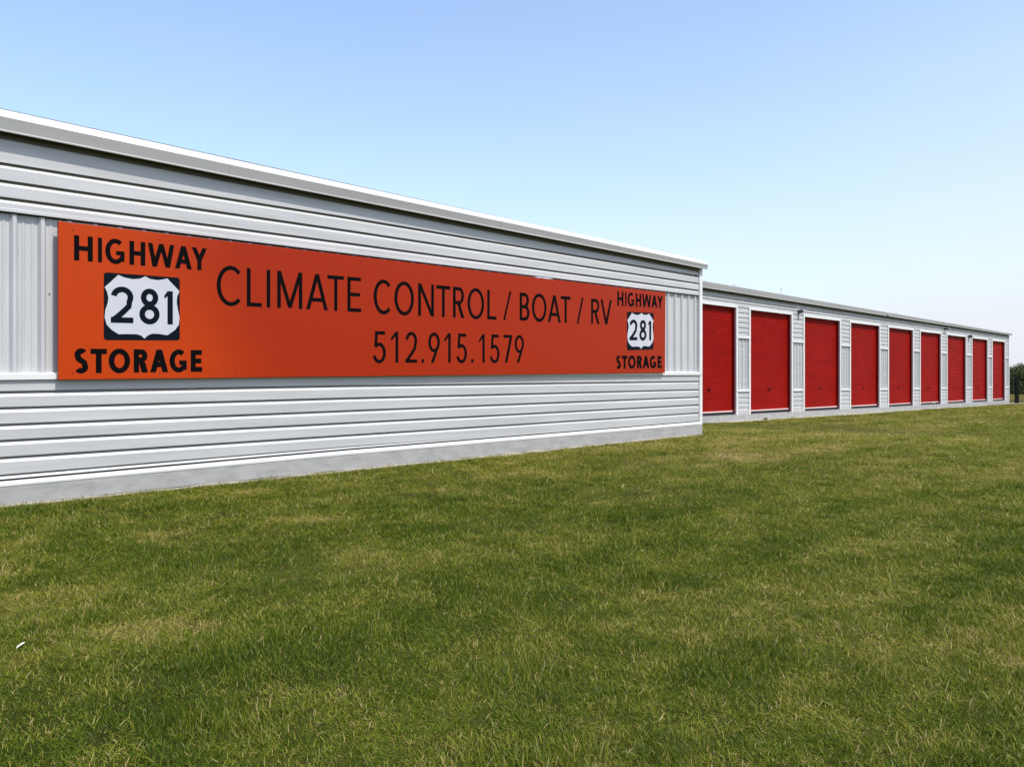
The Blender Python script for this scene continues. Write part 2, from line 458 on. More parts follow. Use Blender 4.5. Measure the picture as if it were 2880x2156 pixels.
for fx in (0.03, .25, .5, .75, .97):
    u = c[0][0] + (c[3][0] - c[0][0]) * fx
    mb = MB(); mb.box(u - .04, u + .04, 0.051, 0.16, 1.8, 3.6)
    mb.build('mounting_rail', M_SCREW, sign)

class Ink:
    """strokes in letter space: x 0..w, y 0..1 times the cap height; every stroke is a thin raised prism"""
    def __init__(self): self.mb = MB(); self.k = 0
    def poly(self, pts, fn):
        self.k += 1
        self.mb.prism([fn(*p) for p in pts], -0.0022 - 0.00012 * (self.k % 9), 0.0004)

def glyph(ch, t):
    """strokes of a capital in a unit box (x and y 0..1); t = (stroke thickness in x, in y)"""
    tx, ty = t; out = []
    def rect(x0, y0, x1, y1): out.append([(x0, y0), (x1, y0), (x1, y1), (x0, y1)])
    def para(xb, xt, y0=0., y1=1., th=None):      # horizontally cut slanted stroke
        th = th or tx * 1.08
        out.append([(xb, y0), (xb + th, y0), (xt + th, y1), (xt, y1)])
    def arc(cx, cy, rx, ry, a0, a1, n=22, sx=None, sy=None):
        sx = sx or tx; sy = sy or ty
        A = [math.radians(a0 + (a1 - a0) * i / n) for i in range(n + 1)]
        for a, b in zip(A[:-1], A[1:]):
            out.append([(cx + rx * math.cos(a), cy + ry * math.sin(a)), (cx + rx * math.cos(b), cy + ry * math.sin(b)),
                        (cx + (rx - sx) * math.cos(b), cy + (ry - sy) * math.sin(b)), (cx + (rx - sx) * math.cos(a), cy + (ry - sy) * math.sin(a))])
    def ribbon(pts):
        P = [np.array(p, float) / np.array([tx, ty]) for p in pts]
        nrm = []
        for i in range(len(P)):
            d = P[min(i + 1, len(P) - 1)] - P[max(i - 1, 0)]; d /= np.hypot(*d); nrm.append(np.array([-d[1], d[0]]) * 0.5)
        s = np.array([tx, ty])
        for i in range(len(P) - 1):
            out.append([tuple((P[i] - nrm[i]) * s), tuple((P[i + 1] - nrm[i + 1]) * s), tuple((P[i + 1] + nrm[i + 1]) * s), tuple((P[i] + nrm[i]) * s)])
    def curve(fn, n=20): return [fn(i / n) for i in range(n + 1)]
    hx, hy = tx / 2, ty / 2
    if ch == 'H': rect(0, 0, tx, 1); rect(1 - tx, 0, 1, 1); rect(tx, .5 - hy, 1 - tx, .5 + hy)
    elif ch == 'I': rect(0, 0, 1, 1)
    elif ch == 'G':
        arc(.53, .5, .53, .52, 50, 318); rect(.56, .52 - ty * .9, 1, .52); rect(1 - tx * .9, .10, 1, .52 - ty * .9 + .001)
    elif ch == 'W':
        th = tx * 1.0; m_ = .5 - th / 2
        para(.25 - th / 2, 0, th=th); para(.25 - th / 2, m_, th=th); para(.75 - th / 2, m_, th=th); para(.75 - th / 2, 1 - th, th=th)
    elif ch == 'A': para(0, .5 - tx * .54); para(1 - tx * 1.08, .5 - tx * .54); rect(.2 + tx * .3, .23, .8 - tx * .3, .23 + ty)
    elif ch == 'Y': para(.5 - tx * .5, 0, .42, 1, tx * 1.1); para(.5 - tx * .6, 1 - tx * 1.1, .42, 1, tx * 1.1); rect(.5 - hx, 0, .5 + hx, .44)
    elif ch == 'C': arc(.56, .5, .56, .52, 46, 314)
    elif ch == 'O': arc(.5, .5, .5, .52, 0, 360, 36)
    elif ch == 'L': rect(0, 0, tx, 1); rect(tx, 0, 1, ty)
    elif ch == 'M':
        rect(0, 0, tx, 1); rect(1 - tx, 0, 1, 1); para(.5 - tx * .5, tx * .0, .02, 1, tx * 1.05); para(.5 - tx * .55, 1 - tx * 1.05, .02, 1, tx * 1.05)
    elif ch == 'T': rect(0, 1 - ty, 1, 1); rect(.5 - hx, 0, .5 + hx, 1 - ty)
    elif ch == 'E': rect(0, 0, tx, 1); rect(tx, 1 - ty, .97, 1); rect(tx, .5 - hy, .92, .5 + hy); rect(tx, 0, 1, ty)
    elif ch == 'N': rect(0, 0, tx, 1); rect(1 - tx, 0, 1, 1); para(1 - tx * 1.1, 0, 0, 1, tx * 1.1)
    elif ch == 'R':
        rect(0, 0, tx, 1); rect(tx, 1 - ty, .55, 1); rect(tx, .44, .55, .44 + ty); arc(.55, .72, .42, .28, -90, 90); para(1 - tx * 1.15, .38, 0, .44, tx * 1.15)
    elif ch == 'B':
        rect(0, 0, tx, 1); rect(tx, 1 - ty, .5, 1); rect(tx, .5 - hy, .55, .5 + hy); rect(tx, 0, .52, ty)
        arc(.5, .76 - hy / 2, .44, .24 + hy / 2, -90, 90); arc(.52, .25 + hy / 2, .48, .25 + hy / 2, -90, 90)
    elif ch == 'V': para(.5 - tx * .54, 0); para(.5 - tx * .54, 1 - tx * 1.08)
    elif ch == '/': para(0, 1 - tx * 1.05, 0, 1, tx * 1.05)
    elif ch == '.': rect(0, 0, 1, ty * 1.15)
    elif ch == 'S':
        pts = []
        for a in np.linspace(38, 270, 16): pts.append((.50 + (.46 - hx) * math.cos(math.radians(a)), .745 + (.265 - hy) * math.sin(math.radians(a))))
        for a in np.linspace(90, -145, 16)[1:]: pts.append((.50 + (.5 - hx) * math.cos(math.radians(a)), .262 + (.272 - hy) * math.sin(math.radians(a))))
        # join the two bowls smoothly along the spine
        pts = pts[:13] + [(.30, .585), (.50, .515), (.70, .44)] + pts[21:]
        ribbon(pts)
    elif ch == '1': rect(1 - tx, 0, 1, 1); out.append([(0, .86), (0, .77), (1 - tx + .01, .85), (1 - tx + .01, 1.0)] if tx > .5 else [(0, .78), (.10, .70), (1 - tx + .01, .86), (1 - tx + .01, 1.0)])
    elif ch == '2':
        pts = curve(lambda s: (.5 + (.5 - hx) * math.cos(math.radians(172 - 200 * s)), .72 + (.29 - hy) * math.sin(math.radians(172 - 200 * s))), 18)
        pts += [(.80, .47), (.55, .31), (.30, .17), (hx * 1.05, ty * .6)]
        ribbon(pts); rect(0, 0, 1, ty)
    elif ch == '5':
        rect(.12, 1 - ty, .93, 1); out.append([(.12, 1 - ty), (.12 + tx, 1 - ty), (.05 + tx, .5), (.05, .5)])
        ribbon(curve(lambda s: (.46 + (.54 - hx) * math.cos(math.radians(138 - 300 * s)), .31 + (.33 - hy) * math.sin(math.radians(138 - 300 * s))), 22))
    elif ch == '9':
        arc(.5, .68, .5, .33, 0, 360, 30); out.append([(.22, 0), (.22 + tx * 1.2, 0), (1 - .02, .62), (1 - tx, .62)])
    elif ch == '7': rect(0, 1 - ty, 1, 1); para(.16, 1 - tx * 1.15, 0, 1 - ty, tx * 1.15)
    elif ch == '8': arc(.5, .745, .43, .26, 0, 360, 30); arc(.5, .27, .5, .285, 0, 360, 32)
    return out

def word(letters, cap, stroke, name='lettering', material=None, parent=None):
    """letters: (char, x0, x1) in photograph pixels; cap: two (x, top, bottom) stations; stroke in metres"""
    (xa, ta, ba), (xb, tb, bb) = cap
    grp = empty(name, (0, 0, 0)); grp.parent = parent or sign
    A1, A0 = loc(xa, ta), loc(xa, ba); B1, B0 = loc(xb, tb), loc(xb, bb)
    def base(u): f = (u - A0[0]) / (B0[0] - A0[0]); return A0[1] + f * (B0[1] - A0[1])
    def top(u): f = (u - A1[0]) / (B1[0] - A1[0]); return A1[1] + f * (B1[1] - A1[1])
    for ch, x0, x1 in letters:
        ym = (ta + ba) / 2
        u0, u1 = loc(x0, ym)[0], loc(x1, ym)[0]
        wd = u1 - u0; cap_h = top((u0 + u1) / 2) - base((u0 + u1) / 2)
        tx, ty = stroke / wd, stroke * 0.96 / cap_h
        def fn(x, y, u0=u0, wd=wd):
            u = u0 + x * wd
            return (u, base(u) + y * (top(u) - base(u)))
        ink = Ink()
        for poly in glyph(ch, (tx, ty)): ink.poly(poly, fn)
        ink.mb.build('dot' if ch == '.' else 'slash' if ch == '/' else 'digit' if ch.isdigit() else 'letter', material or M_BLACK, grp)
    return grp

HW = [('H', 208.2, 260.9), ('I', 275.4, 286.8), ('G', 296, 350), ('H', 364, 408.5), ('W', 416, 490), ('A', 492, 539.5), ('Y', 539, 582)]
STO = [('S', 207.8, 248.4), ('T', 254.6, 300.4), ('O', 305.6, 365.9), ('R', 376, 415.8), ('A', 422.4, 473), ('G', 477, 525), ('E', 536.4, 568.6)]
word(HW, ((215, 661.6, 732.3), (565, 697.5, 759.8)), 0.062)
word(STO, ((277, 980.4, 1048.4), (550, 984, 1045)), 0.072)
word([('C', 609.3, 680), ('L', 694, 736), ('I', 750, 760), ('M', 779.6, 850), ('A', 861, 922), ('T', 920.7, 967.4), ('E', 977, 1016)],
     ((697, 753.6, 861), (985, 778.6, 876)), 0.062)
word([('C', 1050.7, 1100.5), ('O', 1109, 1164), ('N', 1175.9, 1220.4), ('T', 1227, 1266.3), ('R', 1274, 1305.7), ('O', 1314.8, 1361.4), ('L', 1370.3, 1396)],
     ((1179, 797, 887.5), (1373, 815, 897.8)), 0.066)
word([('/', 1415, 1438.2)], ((1415, 817.5, 900.8), (1438, 818.7, 901)), 0.05)
word([('B', 1461.5, 1489), ('O', 1496, 1537), ('A', 1540.8, 1577.4), ('T', 1577, 1604.3)], ((1466, 822.6, 900.8), (1590, 833, 907.8)), 0.070)
word([('/', 1622, 1641)], ((1622, 836.5, 910), (1641, 837, 910)), 0.055)
word([('R', 1662.4, 1686), ('V', 1689, 1720.6)], ((1667, 840, 910), (1703, 843, 912)), 0.070)
word([('5', 1050.4, 1085), ('1', 1099, 1120), ('2', 1140.4, 1173), ('.', 1186, 1192.8), ('9', 1204.5, 1237), ('1', 1249, 1267.4), ('5', 1285, 1313), ('.', 1325, 1331.5),
      ('1', 1346.6, 1363), ('5', 1379, 1404.5), ('7', 1416, 1440), ('9', 1447.5, 1473.6)], ((1067, 931, 1019.5), (1460, 942.5, 1019.5)), 0.060)
def remap(src, a, b, ym_src=715, ym=845):
    """the same word again at the far end of the board: equal proportions on the board itself"""
    us = [(ch, loc(x0, ym_src)[0], loc(x1, ym_src)[0]) for ch, x0, x1 in src]
    lo, hi = us[0][1], us[-1][2]; ua, ub = loc(a, ym)[0], loc(b, ym)[0]
    return [(ch, ua + (p - lo) / (hi - lo) * (ub - ua), ua + (q - lo) / (hi - lo) * (ub - ua)) for ch, p, q in us]
def word_u(letters, cap, stroke):
    (xa, ta, ba), (xb, tb, bb) = cap
    def pix(u):   # board position -> photograph column
        A, d, L = W1; p = A + np.array([d[1], -d[0]]) * SOFF + d * (u + S0)
        return CX + F * p[0] / p[1]
    return word([(ch, pix(p), pix(q)) for ch, p, q in letters], cap, stroke)
word_u(remap(HW, 1736, 1864), ((1740, 819, 859.7), (1857, 832.6, 866)), 0.066)
word_u(remap(STO, 1732.5, 1861), ((1745, 999.5, 1036.5), (1855, 1001, 1034.6)), 0.076)

# route shields: outline measured inside the black square of the left one
RECT = ((435, 120), (435, 1020), (1445, 195), (1445, 1025))      # TL, BL, TR, BR in the close-up
OUT = [(615, 155), (700, 192), (800, 212), (900, 206), (968, 174), (1030, 208), (1130, 226), (1215, 216), (1268, 202), (1340, 276), (1440, 375), (1408, 440), (1400, 520), (1420, 630), (1441, 730),
       (1430, 820), (1375, 890), (1270, 958), (1150, 940), (1060, 938), (1005, 958), (958, 1003), (913, 962), (850, 944), (720, 942), (620, 945), (535, 890), (470, 820), (443, 720), (452, 620), (482, 530), (491, 460), (475, 385), (444, 318), (530, 238)]
def norm(p):
    x = (p[0] - 435) / 1010.0
    t_ = 120 + x * 75; b_ = 1020 + x * 5
    return x, 1 - (p[1] - t_) / (b_ - t_)
def shield(tl, bl, tr, br):
    P = [loc(*tl), loc(*bl), loc(*tr), loc(*br)]
    def fn(x, y):
        l = (P[1][0] * (1 - y) + P[0][0] * y, P[1][1] * (1 - y) + P[0][1] * y); r = (P[3][0] * (1 - y) + P[2][0] * y, P[3][1] * (1 - y) + P[2][1] * y)
        return (l[0] * (1 - x) + r[0] * x, l[1] * (1 - x) + r[1] * x)
    mb = MB(); pts = []
    for cx, cy, a0 in ((.96, .96, 0), (.04, .96, 90), (.04, .04, 180), (.96, .04, 270)):
        for k in range(6): a = math.radians(a0 + 18 * k); pts.append(fn(cx + .04 * math.cos(a), cy + .04 * math.sin(a)))
    mb.prism(pts, -0.004, 0.0005)
    sh = mb.build('route_shield', M_NAVY, sign)
    mb = MB()
    pp = [norm(p) for p in OUT]
    # fan of thin wedges around the centre, so the notched outline stays exact
    n = len(pp)
    i = len(mb.v)
    mb.v += [(*_xy, )[0:1] + (-0.006,) + (*_xy, )[1:2] for _xy in [fn(*p) for p in pp]] + [(fn(.5, .5)[0], -0.006, fn(.5, .5)[1])]
    mb.v += [(fn(*p)[0], -0.0038, fn(*p)[1]) for p in pp]
    for k in range(n):
        m_ = (k + 1) % n
        mb.f.append((k, m_, n)); mb.f.append((k, n + 1 + k, n + 1 + m_, m_))
    mb.build('shield_face', M_SHIELD, sh)
    ink = Ink(); mb = ink.mb
    wd = fn(1, .5)[0] - fn(0, .5)[0]
    for ch, x0, x1, y0, y1 in (('2', 520, 810, 325, 790), ('8', 890, 1162, 348, 803), ('1', 1228, 1345, 375, 812)):
        n0, n1 = norm((x0, y1)), norm((x1, y0))
        st = 74 / 1010.0
        def f2(x, y, n0=n0, n1=n1):
            u, z = fn(n0[0] + x * (n1[0] - n0[0]), n0[1] + y * (n1[1] - n0[1])); return (u, z)
        for poly in glyph(ch, (st / (n1[0] - n0[0]), 0.083 / (n1[1] - n0[1]))): ink.poly([p for p in poly], f2)
    mb.v = [(a, b_ - 0.0062, c_) for a, b_, c_ in mb.v]
    mb.build('route_number', M_NAVY, sh)
shield((292, 765.4), (292, 955.5), (505.3, 781.2), (505.3, 956.6))
shield((1763.3, 876.6), (1763.3, 984.5), (1838, 880), (1837.6, 982.2))

# ------------------------------------------------------------------ far storage building with the roll-up doors
V0, V1 = -4.0, 42.75
f_ftop = lin((V0, 5.35), (0, 5.325), (42.7, 5.05)); f_fbot = lin((V0, 5.06), (0, 5.035), (42, 4.885))
d_top = lin((V0, 4.46), (0, 4.46), (42, 4.34)); d_bot = lin((V0, .27), (0, .25), (17.7, .16), (42, .074)); f_base = lin((V0, -.06), (0, -.071), (17.7, -.144), (42.6, -.291))
fA = world_xy(W2, 0)
far = empty('storage_building', (fA[0], fA[1], 0), math.atan2(D2[1], D2[0]))
tag(far, 'long pale metal building behind, with a row of red roll-up doors', 'building')
DOORS = [(0.03, 2.40), (3.56, 7.21), (8.50, 12.33), (13.63, 17.35), (18.68, 22.36), (23.62, 27.22), (28.48, 32.22), (33.62, 37.15), (38.40, 41.60)]
# the first door carries on behind the near building's corner
DOORS[0] = (-1.25, 2.40)
def fgroove(z): return [(0, z + .018), (-.03, z - .012), (-.03, z - .02), (0, z - .062)]
HT = 0.10
mb = MB()
hg = lambda u, k: d_top(u) + HT + .10 + k * (f_fbot(u) - d_top(u) - .14) / 3
mb.sweep([(u, [(0, f_fbot(u) + .05)] + sum([fgroove(hg(u, k)) for k in (2, 1, 0)], []) + [(0, d_top(u) + HT - .03)]) for u in (V0, 0, 17.7, V1 - .02)])
mb.build('header_siding', M_SIDING, far)
piers = [(V0, DOORS[0][0])] + [(DOORS[i][1], DOORS[i + 1][0]) for i in range(8)] + [(DOORS[8][1], V1 - .02)]
T = 0.13
for a_, b_ in piers:
    lo, hi = a_ + .02, b_ - .02; um = (lo + hi) / 2
    zu, zw = d_top(um) - 1.13, d_bot(um) + .93
    mb = MB()
    gz_ = []
    z = d_top(um) + .02
    while z > zu + .14: gz_.append(z); z -= .2
    mb.sweep([(u, [(0, d_top(u) + HT)] + sum([fgroove(z) for z in gz_], []) + [(0, zu)]) for u in (lo, hi)])
    gz2 = []; z = zw - .13
    while z > f_base(um) + .33: gz2.append(z); z -= .2
    mb.sweep([(u, [(0, zw)] + sum([fgroove(z) for z in gz2], []) + [(0, f_base(um) + .2)]) for u in (lo, hi)])
    mb.vsweep(rpanel(lo, hi, um, .305, -.045), lambda u: zw - .02, lambda u: zu + .02)
    ps = mb.build('pier_siding', M_SIDING, far)
    for zz, h in ((zu, .07), (zw, .07)):
        mb = MB()
        mb.sweep([(u, [(-.05, zz + .02), (.035, zz), (.035, zz - h), (-.05, zz - h)]) for u in (lo + .004, hi - .004)], cap=True)
        mb.build('ledge_trim', M_TRIM, ps)
# doors
for i, (a_, b_) in enumerate(DOORS):
    um = (a_ + b_) / 2; zt_, zb_ = d_top(um), d_bot(um)
    mb = MB()
    prof = []; z = zb_ + .10; k = 0
    while z < zt_ + .12:
        prof += [(-.130, z), (-.130, z + .046), (-.116, z + .060), (-.116, z + .074)]; z += .088
    mb.sweep([(u, list(reversed(prof))) for u in (a_ - .02, b_ + .02)])
    dr = mb.build('roll_up_door', M_DOOR, far)
    mb = MB(); mb.box(a_ - .01, b_ + .01, .085, .135, zb_ + .055, zb_ + .10); mb.build('bottom_bar', M_BAR, dr)
    mb = MB(); mb.box(a_ - .01, b_ + .01, .095, .13, zb_ - .06, zb_ + .054); mb.build('rubber_seal', M_RUBBER, dr)
    for s in (0, 1):
        mb = MB(); x = a_ if s == 0 else b_
        mb.box(x - (0 if s == 0 else .075), x + (.075 if s == 0 else 0), .03, .10, zb_ + .0, zt_ + .02)
        mb.build('door_guide', M_DOORDK, dr)
    mb = MB()                                       # head and jamb trim
    mb.prism([(a_ - T, zt_ + HT), (a_ - T, zt_), (b_ + T, zt_), (b_ + T, zt_ + HT)], -.030, .12)
    mb.prism([(a_ - T, zt_ - .001), (a_ - T, zb_ - .1), (a_, zb_ - .1), (a_, zt_ - .001)], -.028, .11)
    mb.prism([(b_, zt_ - .001), (b_, zb_ - .1), (b_ + T, zb_ - .1), (b_ + T, zt_ - .001)], -.028, .11)
    mb.build('door_frame', M_TRIM, dr)
    mb = MB(); mb.box(um - .09, um + .09, .07, .107, zb_ + .95, zb_ + 1.0); mb.cyl((um, .107, zb_ + .975), (0, -1, 0), .02, .06, 8); mb.build('latch', M_DOORDK, dr)
    if i == 5:
        u, z = hit(W2, 2630, 1131); mb = MB(); mb.box(u - .35, u + .35, .07, .084, z - .03, z + .04); mb.build('notice_strip', M_TRIM, dr)
mb = MB()
mb.sweep([(u, [(-.2, d_bot(u) - .06), (.035, d_bot(u) - .06), (.037, f_base(u) - .3)]) for u in (V0, 0, 17.7, V1)], cap=False)
mb.build('foundation', M_CONC, far)
mb = MB(); mb.box(V1 - .14, V1 + .03, -.035, .12, f_base(V1) + .05, f_fbot(V1) + .06); mb.build('corner_trim', M_TRIM, far)
mb = MB()
mb.quad((V1, .12, -.6), (V1, DEPTH, -.6), (V1, DEPTH, f_fbot(V1) + .1), (V1, .12, f_fbot(V1) + .1))
mb.quad((V0, 0, -.6), (V0, 0, 5.2), (V0, DEPTH, 5.2), (V0, DEPTH, -.6))
mb.build('end_siding', M_SIDING, far)
mb = MB(); VE = V1 + .2
mb.quad((V0, -.05, f_ftop(V0) - .01), (VE, -.05, f_ftop(VE) - .01), (VE, DEPTH, f_ftop(VE) + .2), (V0, DEPTH, f_ftop(V0) + .2))
mb.quad((V0, DEPTH, -.6), (V0, DEPTH, f_ftop(V0) + .2), (VE, DEPTH, f_ftop(VE) + .2), (VE, DEPTH, -.6))
mb.build('roof', M_ROOF, far)
mb = MB()
mb.sweep([(u, [(.0, f_ftop(u)), (.19, f_ftop(u) - .05), (.20, f_ftop(u) - .07), (.175, f_fbot(u) + .02), (.18, f_fbot(u)), (.15, f_fbot(u)), (.0, f_fbot(u) + .03)]) for u in (V0, 0, VE)], cap=True)
mb.build('fascia', M_FASCIA, far)
mb = MB()
mb.sweep([(u, [(.15, f_fbot(u) + .016), (.002, f_fbot(u) + .016), (.004, f_fbot(u) - .075), (0, f_fbot(u) - .08)]) for u in (V0, 0, V1)])  # underside and painted shadow strip below the fascia
mb.build('soffit_shade', M_DARK, far)
# small fittings on the wall and the roof edge
def wall_light(px, py, s=1.0):
    u, z = hit(W2, px, py)
    mb = MB()
    mb.prism([(u - .14 * s, z + .10 * s), (u - .14 * s, z - .02 * s), (u - .09 * s, z - .10 * s), (u + .09 * s, z - .10 * s), (u + .14 * s, z - .02 * s), (u + .14 * s, z + .10 * s)], -.20, -.002)
    o = mb.build('wall_light', M_LAMP, far)
    mb = MB(); mb.prism([(u - .17 * s, z + .10 * s), (u - .17 * s, z + .14 * s), (u + .17 * s, z + .14 * s), (u + .17 * s, z + .10 * s)], -.24, -.002); mb.build('lamp_hood', M_TRIM, o)
wall_light(2246, 877, .62); wall_light(2487, 888, .5); wall_light(2657, 925, .55); wall_light(2725, 947, .8)
for px, py, h in ((2066, 797, .16), (2198, 808, .25), (2521, 874, .22)):
    u, z = hit(W2, px, py, -1.0)
    mb = MB(); mb.cyl((u, 1.0, f_ftop(u) - .05), (0, 0, 1), .028, z - f_ftop(u) - .02, 10); mb.cyl((u, 1.0, z - .07), (0, 0, 1), .055, .03, 10); mb.build('roof_vent', M_TRIM, far)

# pale concrete strip along the foot of the far building, and the drive past its end
mb = MB()
strip = []
for u in np.linspace(V0, V1 + .4, 60):
    row = []
    for o in (.04, .50):
        x, y = world_xy(W2, u, o); row.append((x, y, f_base(u) + (.016 if o < .1 else .004)))
    strip.append(row)
for r0, r1 in zip(strip[:-1], strip[1:]): mb.quad(r0[0], r0[1], r1[1], r1[0])
# skirt of the strip
for r0, r1 in zip(strip[:-1], strip[1:]):
    a_, b_ = r0[1], r1[1]; mb.quad(a_, (a_[0], a_[1], a_[2] - .3), (b_[0], b_[1], b_[2] - .3), b_)
tag(mb.build('concrete_path', mat('apron_concrete', (.42, .39, .33), .95, 0, .2, (5.0, .25, (1, 1, 1)))), kind='structure')
mb = MB(); xs = np.linspace(37.6, 70, 30)
for x0, x1 in zip(xs[:-1], xs[1:]):
    q = []
    for x, y in ((x0, 61.6), (x1, 61.6), (x1, 64.6), (x0, 64.6)): q.append((x, y, float(ground_z(x, y)) + .05))
    mb.quad(*q)
tag(mb.build('driveway', M_PALE), kind='structure')
# a stone on the strip, a white scrap in the grass
def blob(name, c, r, material, seed, squash=.6):
    import bmesh
    bm = bmesh.new(); bmesh.ops.create_icosphere(bm, subdivisions=3, radius=r)
    rg = np.random.default_rng(seed); ph = rg.random(9) * 6
    for v in bm.verts:
        p = v.co / r; k = 1 + .18 * math.sin(3 * p.x + ph[0]) * math.sin(2.4 * p.y + ph[1]) + .12 * math.sin(5 * p.z + ph[2] + 2 * p.x)
        v.co = Vector((p.x * k * 1.3, p.y * k, p.z * k * squash)) * r
    me = bpy.data.meshes.new(name); bm.to_mesh(me); bm.free(); me.materials.append(material)
    for p in me.polygons: p.use_smooth = True
    o = bpy.data.objects.new(name, me); o.location = c; COL.objects.link(o); return o
u, z = hit(W2, 2153, 1178, .3)
x, y = world_xy(W2, u, .3)
st = blob('stone', (x, y, f_base(u) + .05), .075, mat('brown_stone', (.10, .075, .06), .9), 3)
tag(st, 'small brown stone lying on the pale strip below the second red door', 'stone')
Z = F * EYE / (1847 - YH); X = (58 - CX) / F * Z
mb = MB()
n = 9
for k in range(n - 1):
    a0, a1 = k / (n - 1), (k + 1) / (n - 1)
    q = lambda s, w_: (s * .055 - .025, .0042 * w_ * (1 - abs(2 * s - 1) ** 4) + .003 * math.sin(3 * s), .004 * math.sin(2.6 * s) + .003 * w_ * w_)
    mb.quad(q(a0, -1), q(a1, -1), q(a1, 1), q(a0, 1))
sc = mb.build('paper_scrap', mat('white_paper', (.85, .85, .82), .6))
sc.location = (X, Z, float(ground_z(X, Z)) + .055); sc.rotation_euler = (.9, -.55, .35)
sol = sc.modifiers.new('thick', 'SOLIDIFY'); sol.thickness = .002
tag(sc, 'narrow white scrap lying in the grass at the lower left', 'litter')

# ------------------------------------------------------------------ iron fence past the end of the far building
fx0, fy0 = 38.0, 62.9
fe = empty('iron_fence', (fx0, fy0, 0), 0.0)
tag(fe, 'black iron picket fence beside the far end of the red door building', 'fence')
FL = 9.6
def fz(x): return float(ground_z(fx0 + x, fy0))
for k, x in enumerate((.83, 3.2, 5.6, 8.0)):
    wd = .10 if k == 0 else .05
    mb = MB(); mb.box(x - wd, x + wd, -wd, wd, fz(x) - .1, fz(x) + 1.95); mb.box(x - wd - .015, x + wd + .015, -wd - .015, wd + .015, fz(x) + 1.951, fz(x) + 1.99); mb.build('post', M_IRON, fe)
for h in (.18, 1.55):
    mb = MB(); mb.box(.02, FL - 1.7, -.018, .018, fz(4) + h, fz(4) + h + .035); mb.build('rail', M_IRON, fe)
for k in range(58):
    x = .1 + k * .135
    if min(abs(x - p) for p in (.83, 3.2, 5.6, 8.0)) < .1: continue
    mb = MB(); mb.box(x - .009, x + .009, -.009, .009, fz(x) + .06, fz(x) + 1.72); mb.build('picket', M_IRON, fe)

# ------------------------------------------------------------------ trees beyond the fence
def leaf_mat(name, c1, c2):
    m = bpy.data.materials.new(name); m.use_nodes = True
    t = m.node_tree; b = t.nodes['Principled BSDF']; b.inputs['Roughness'].default_value = .6; b.inputs['Specular IOR Level'].default_value = .2
    g = t.nodes.new('ShaderNodeNewGeometry'); mx = t.nodes.new('ShaderNodeMix'); mx.data_type = 'RGBA'
    mx.inputs[6].default_value = (*c1, 1); mx.inputs[7].default_value = (*c2, 1)
    t.links.new(g.outputs['Random Per Island'], mx.inputs[0]); t.links.new(mx.outputs[2], b.inputs['Base Color'])
    return m
M_LEAF = leaf_mat('dark_leaves', (.022, .034, .008), (.075, .095, .022))
M_BARK = mat('bark', (.10, .08, .06), .9)
def tree(x, y, h, r, label, seed, lift=.25):
    rg = np.random.default_rng(seed); z0 = float(ground_z(x, y))
    o = empty('tree', (x, y, z0))
    tag(o, label, 'tree', 'trees beyond the fence')
    mb = MB()
    segs = 6
    def limb(p, q, r0, r1):
        p, q = Vector(p), Vector(q); ax = (q - p).normalized(); qt = ax.to_track_quat('Z', 'Y'); i = len(mb.v)
        for P, R in ((p, r0), (q, r1)):
            for k in range(8):
                a = math.pi * k / 4; mb.v.append(tuple(P + qt @ Vector((R * math.cos(a), R * math.sin(a), 0))))
        for k in range(8): mb.f.append((i + k, i + (k + 1) % 8, i + 8 + (k + 1) % 8, i + 8 + k))
    top = (rg.normal(0, .15), rg.normal(0, .15), h * .55)
    limb((0, 0, -.2), top, .05 * h * .7, .03 * h * .6)
    lobes = []
    for k in range(9):
        a = k * 2.4 + rg.random(); rr = r * (.35 + .5 * rg.random()); zc = h * (lift + .10 + (.85 - lift) * k / 8)
        c_ = (rr * math.cos(a), rr * math.sin(a), zc * .92); lobes.append((c_, r * (.28 + .25 * rg.random())))
        limb((0, 0, min(zc * .7, h * .5)), c_, .022 * h * .5, .006 * h)
    lobes.append(((0, 0, h * .8), r * .42))
    for k in range(5): lobes.append(((r * .6 * math.cos(1.26 * k), r * .6 * math.sin(1.26 * k), h * .17), r * .42))
    mb.build('trunk', M_BARK, o)
    N = 4200
    V = []; Fc = []
    for k in range(N):
        c_, R = lobes[rg.integers(len(lobes))]
        d = rg.normal(size=3); d /= np.linalg.norm(d); p = np.array(c_) + d * R * (rg.random() ** .4) * np.array([1, 1, .75])
        if p[2] < .05: continue
        s = .07 + .10 * rg.random(); a = rg.normal(size=3); a /= np.linalg.norm(a); b_ = np.cross(a, rg.normal(size=3)); b_ /= np.linalg.norm(b_)
        i = len(V); V += [tuple(p - a * s), tuple(p - b_ * s * .5), tuple(p + a * s), tuple(p + b_ * s * .5)]; Fc.append((i, i + 1, i + 2, i + 3))
    mc = MB(); mc.v, mc.f = V, Fc
    mc.build('crown', M_LEAF, o)
TREES = [(65.6, 107, 3.6, 2.3, 'squat dark tree just beyond the fence post, right beside the building end'),
         (68.2, 109, 4.1, 2.5, 'rounded dark green tree at the right edge of the picture'),
         (62.6, 109, 3.3, 2.2, 'low dark tree partly hidden by the far corner of the red door building'),
         (71.5, 109, 3.9, 2.1, 'dark bushy tree just off the right edge beyond the fence'),
         (75.0, 111, 4.6, 2.4, 'tallest bushy tree out to the right beyond the fence'),
         (79.0, 110, 3.6, 2.0, 'farthest right dark bush of the tree row beyond the fence')]
for k, (x, y, h, r, lb) in enumerate(TREES): tree(x, y, h, r, lb, 40 + k, .04)

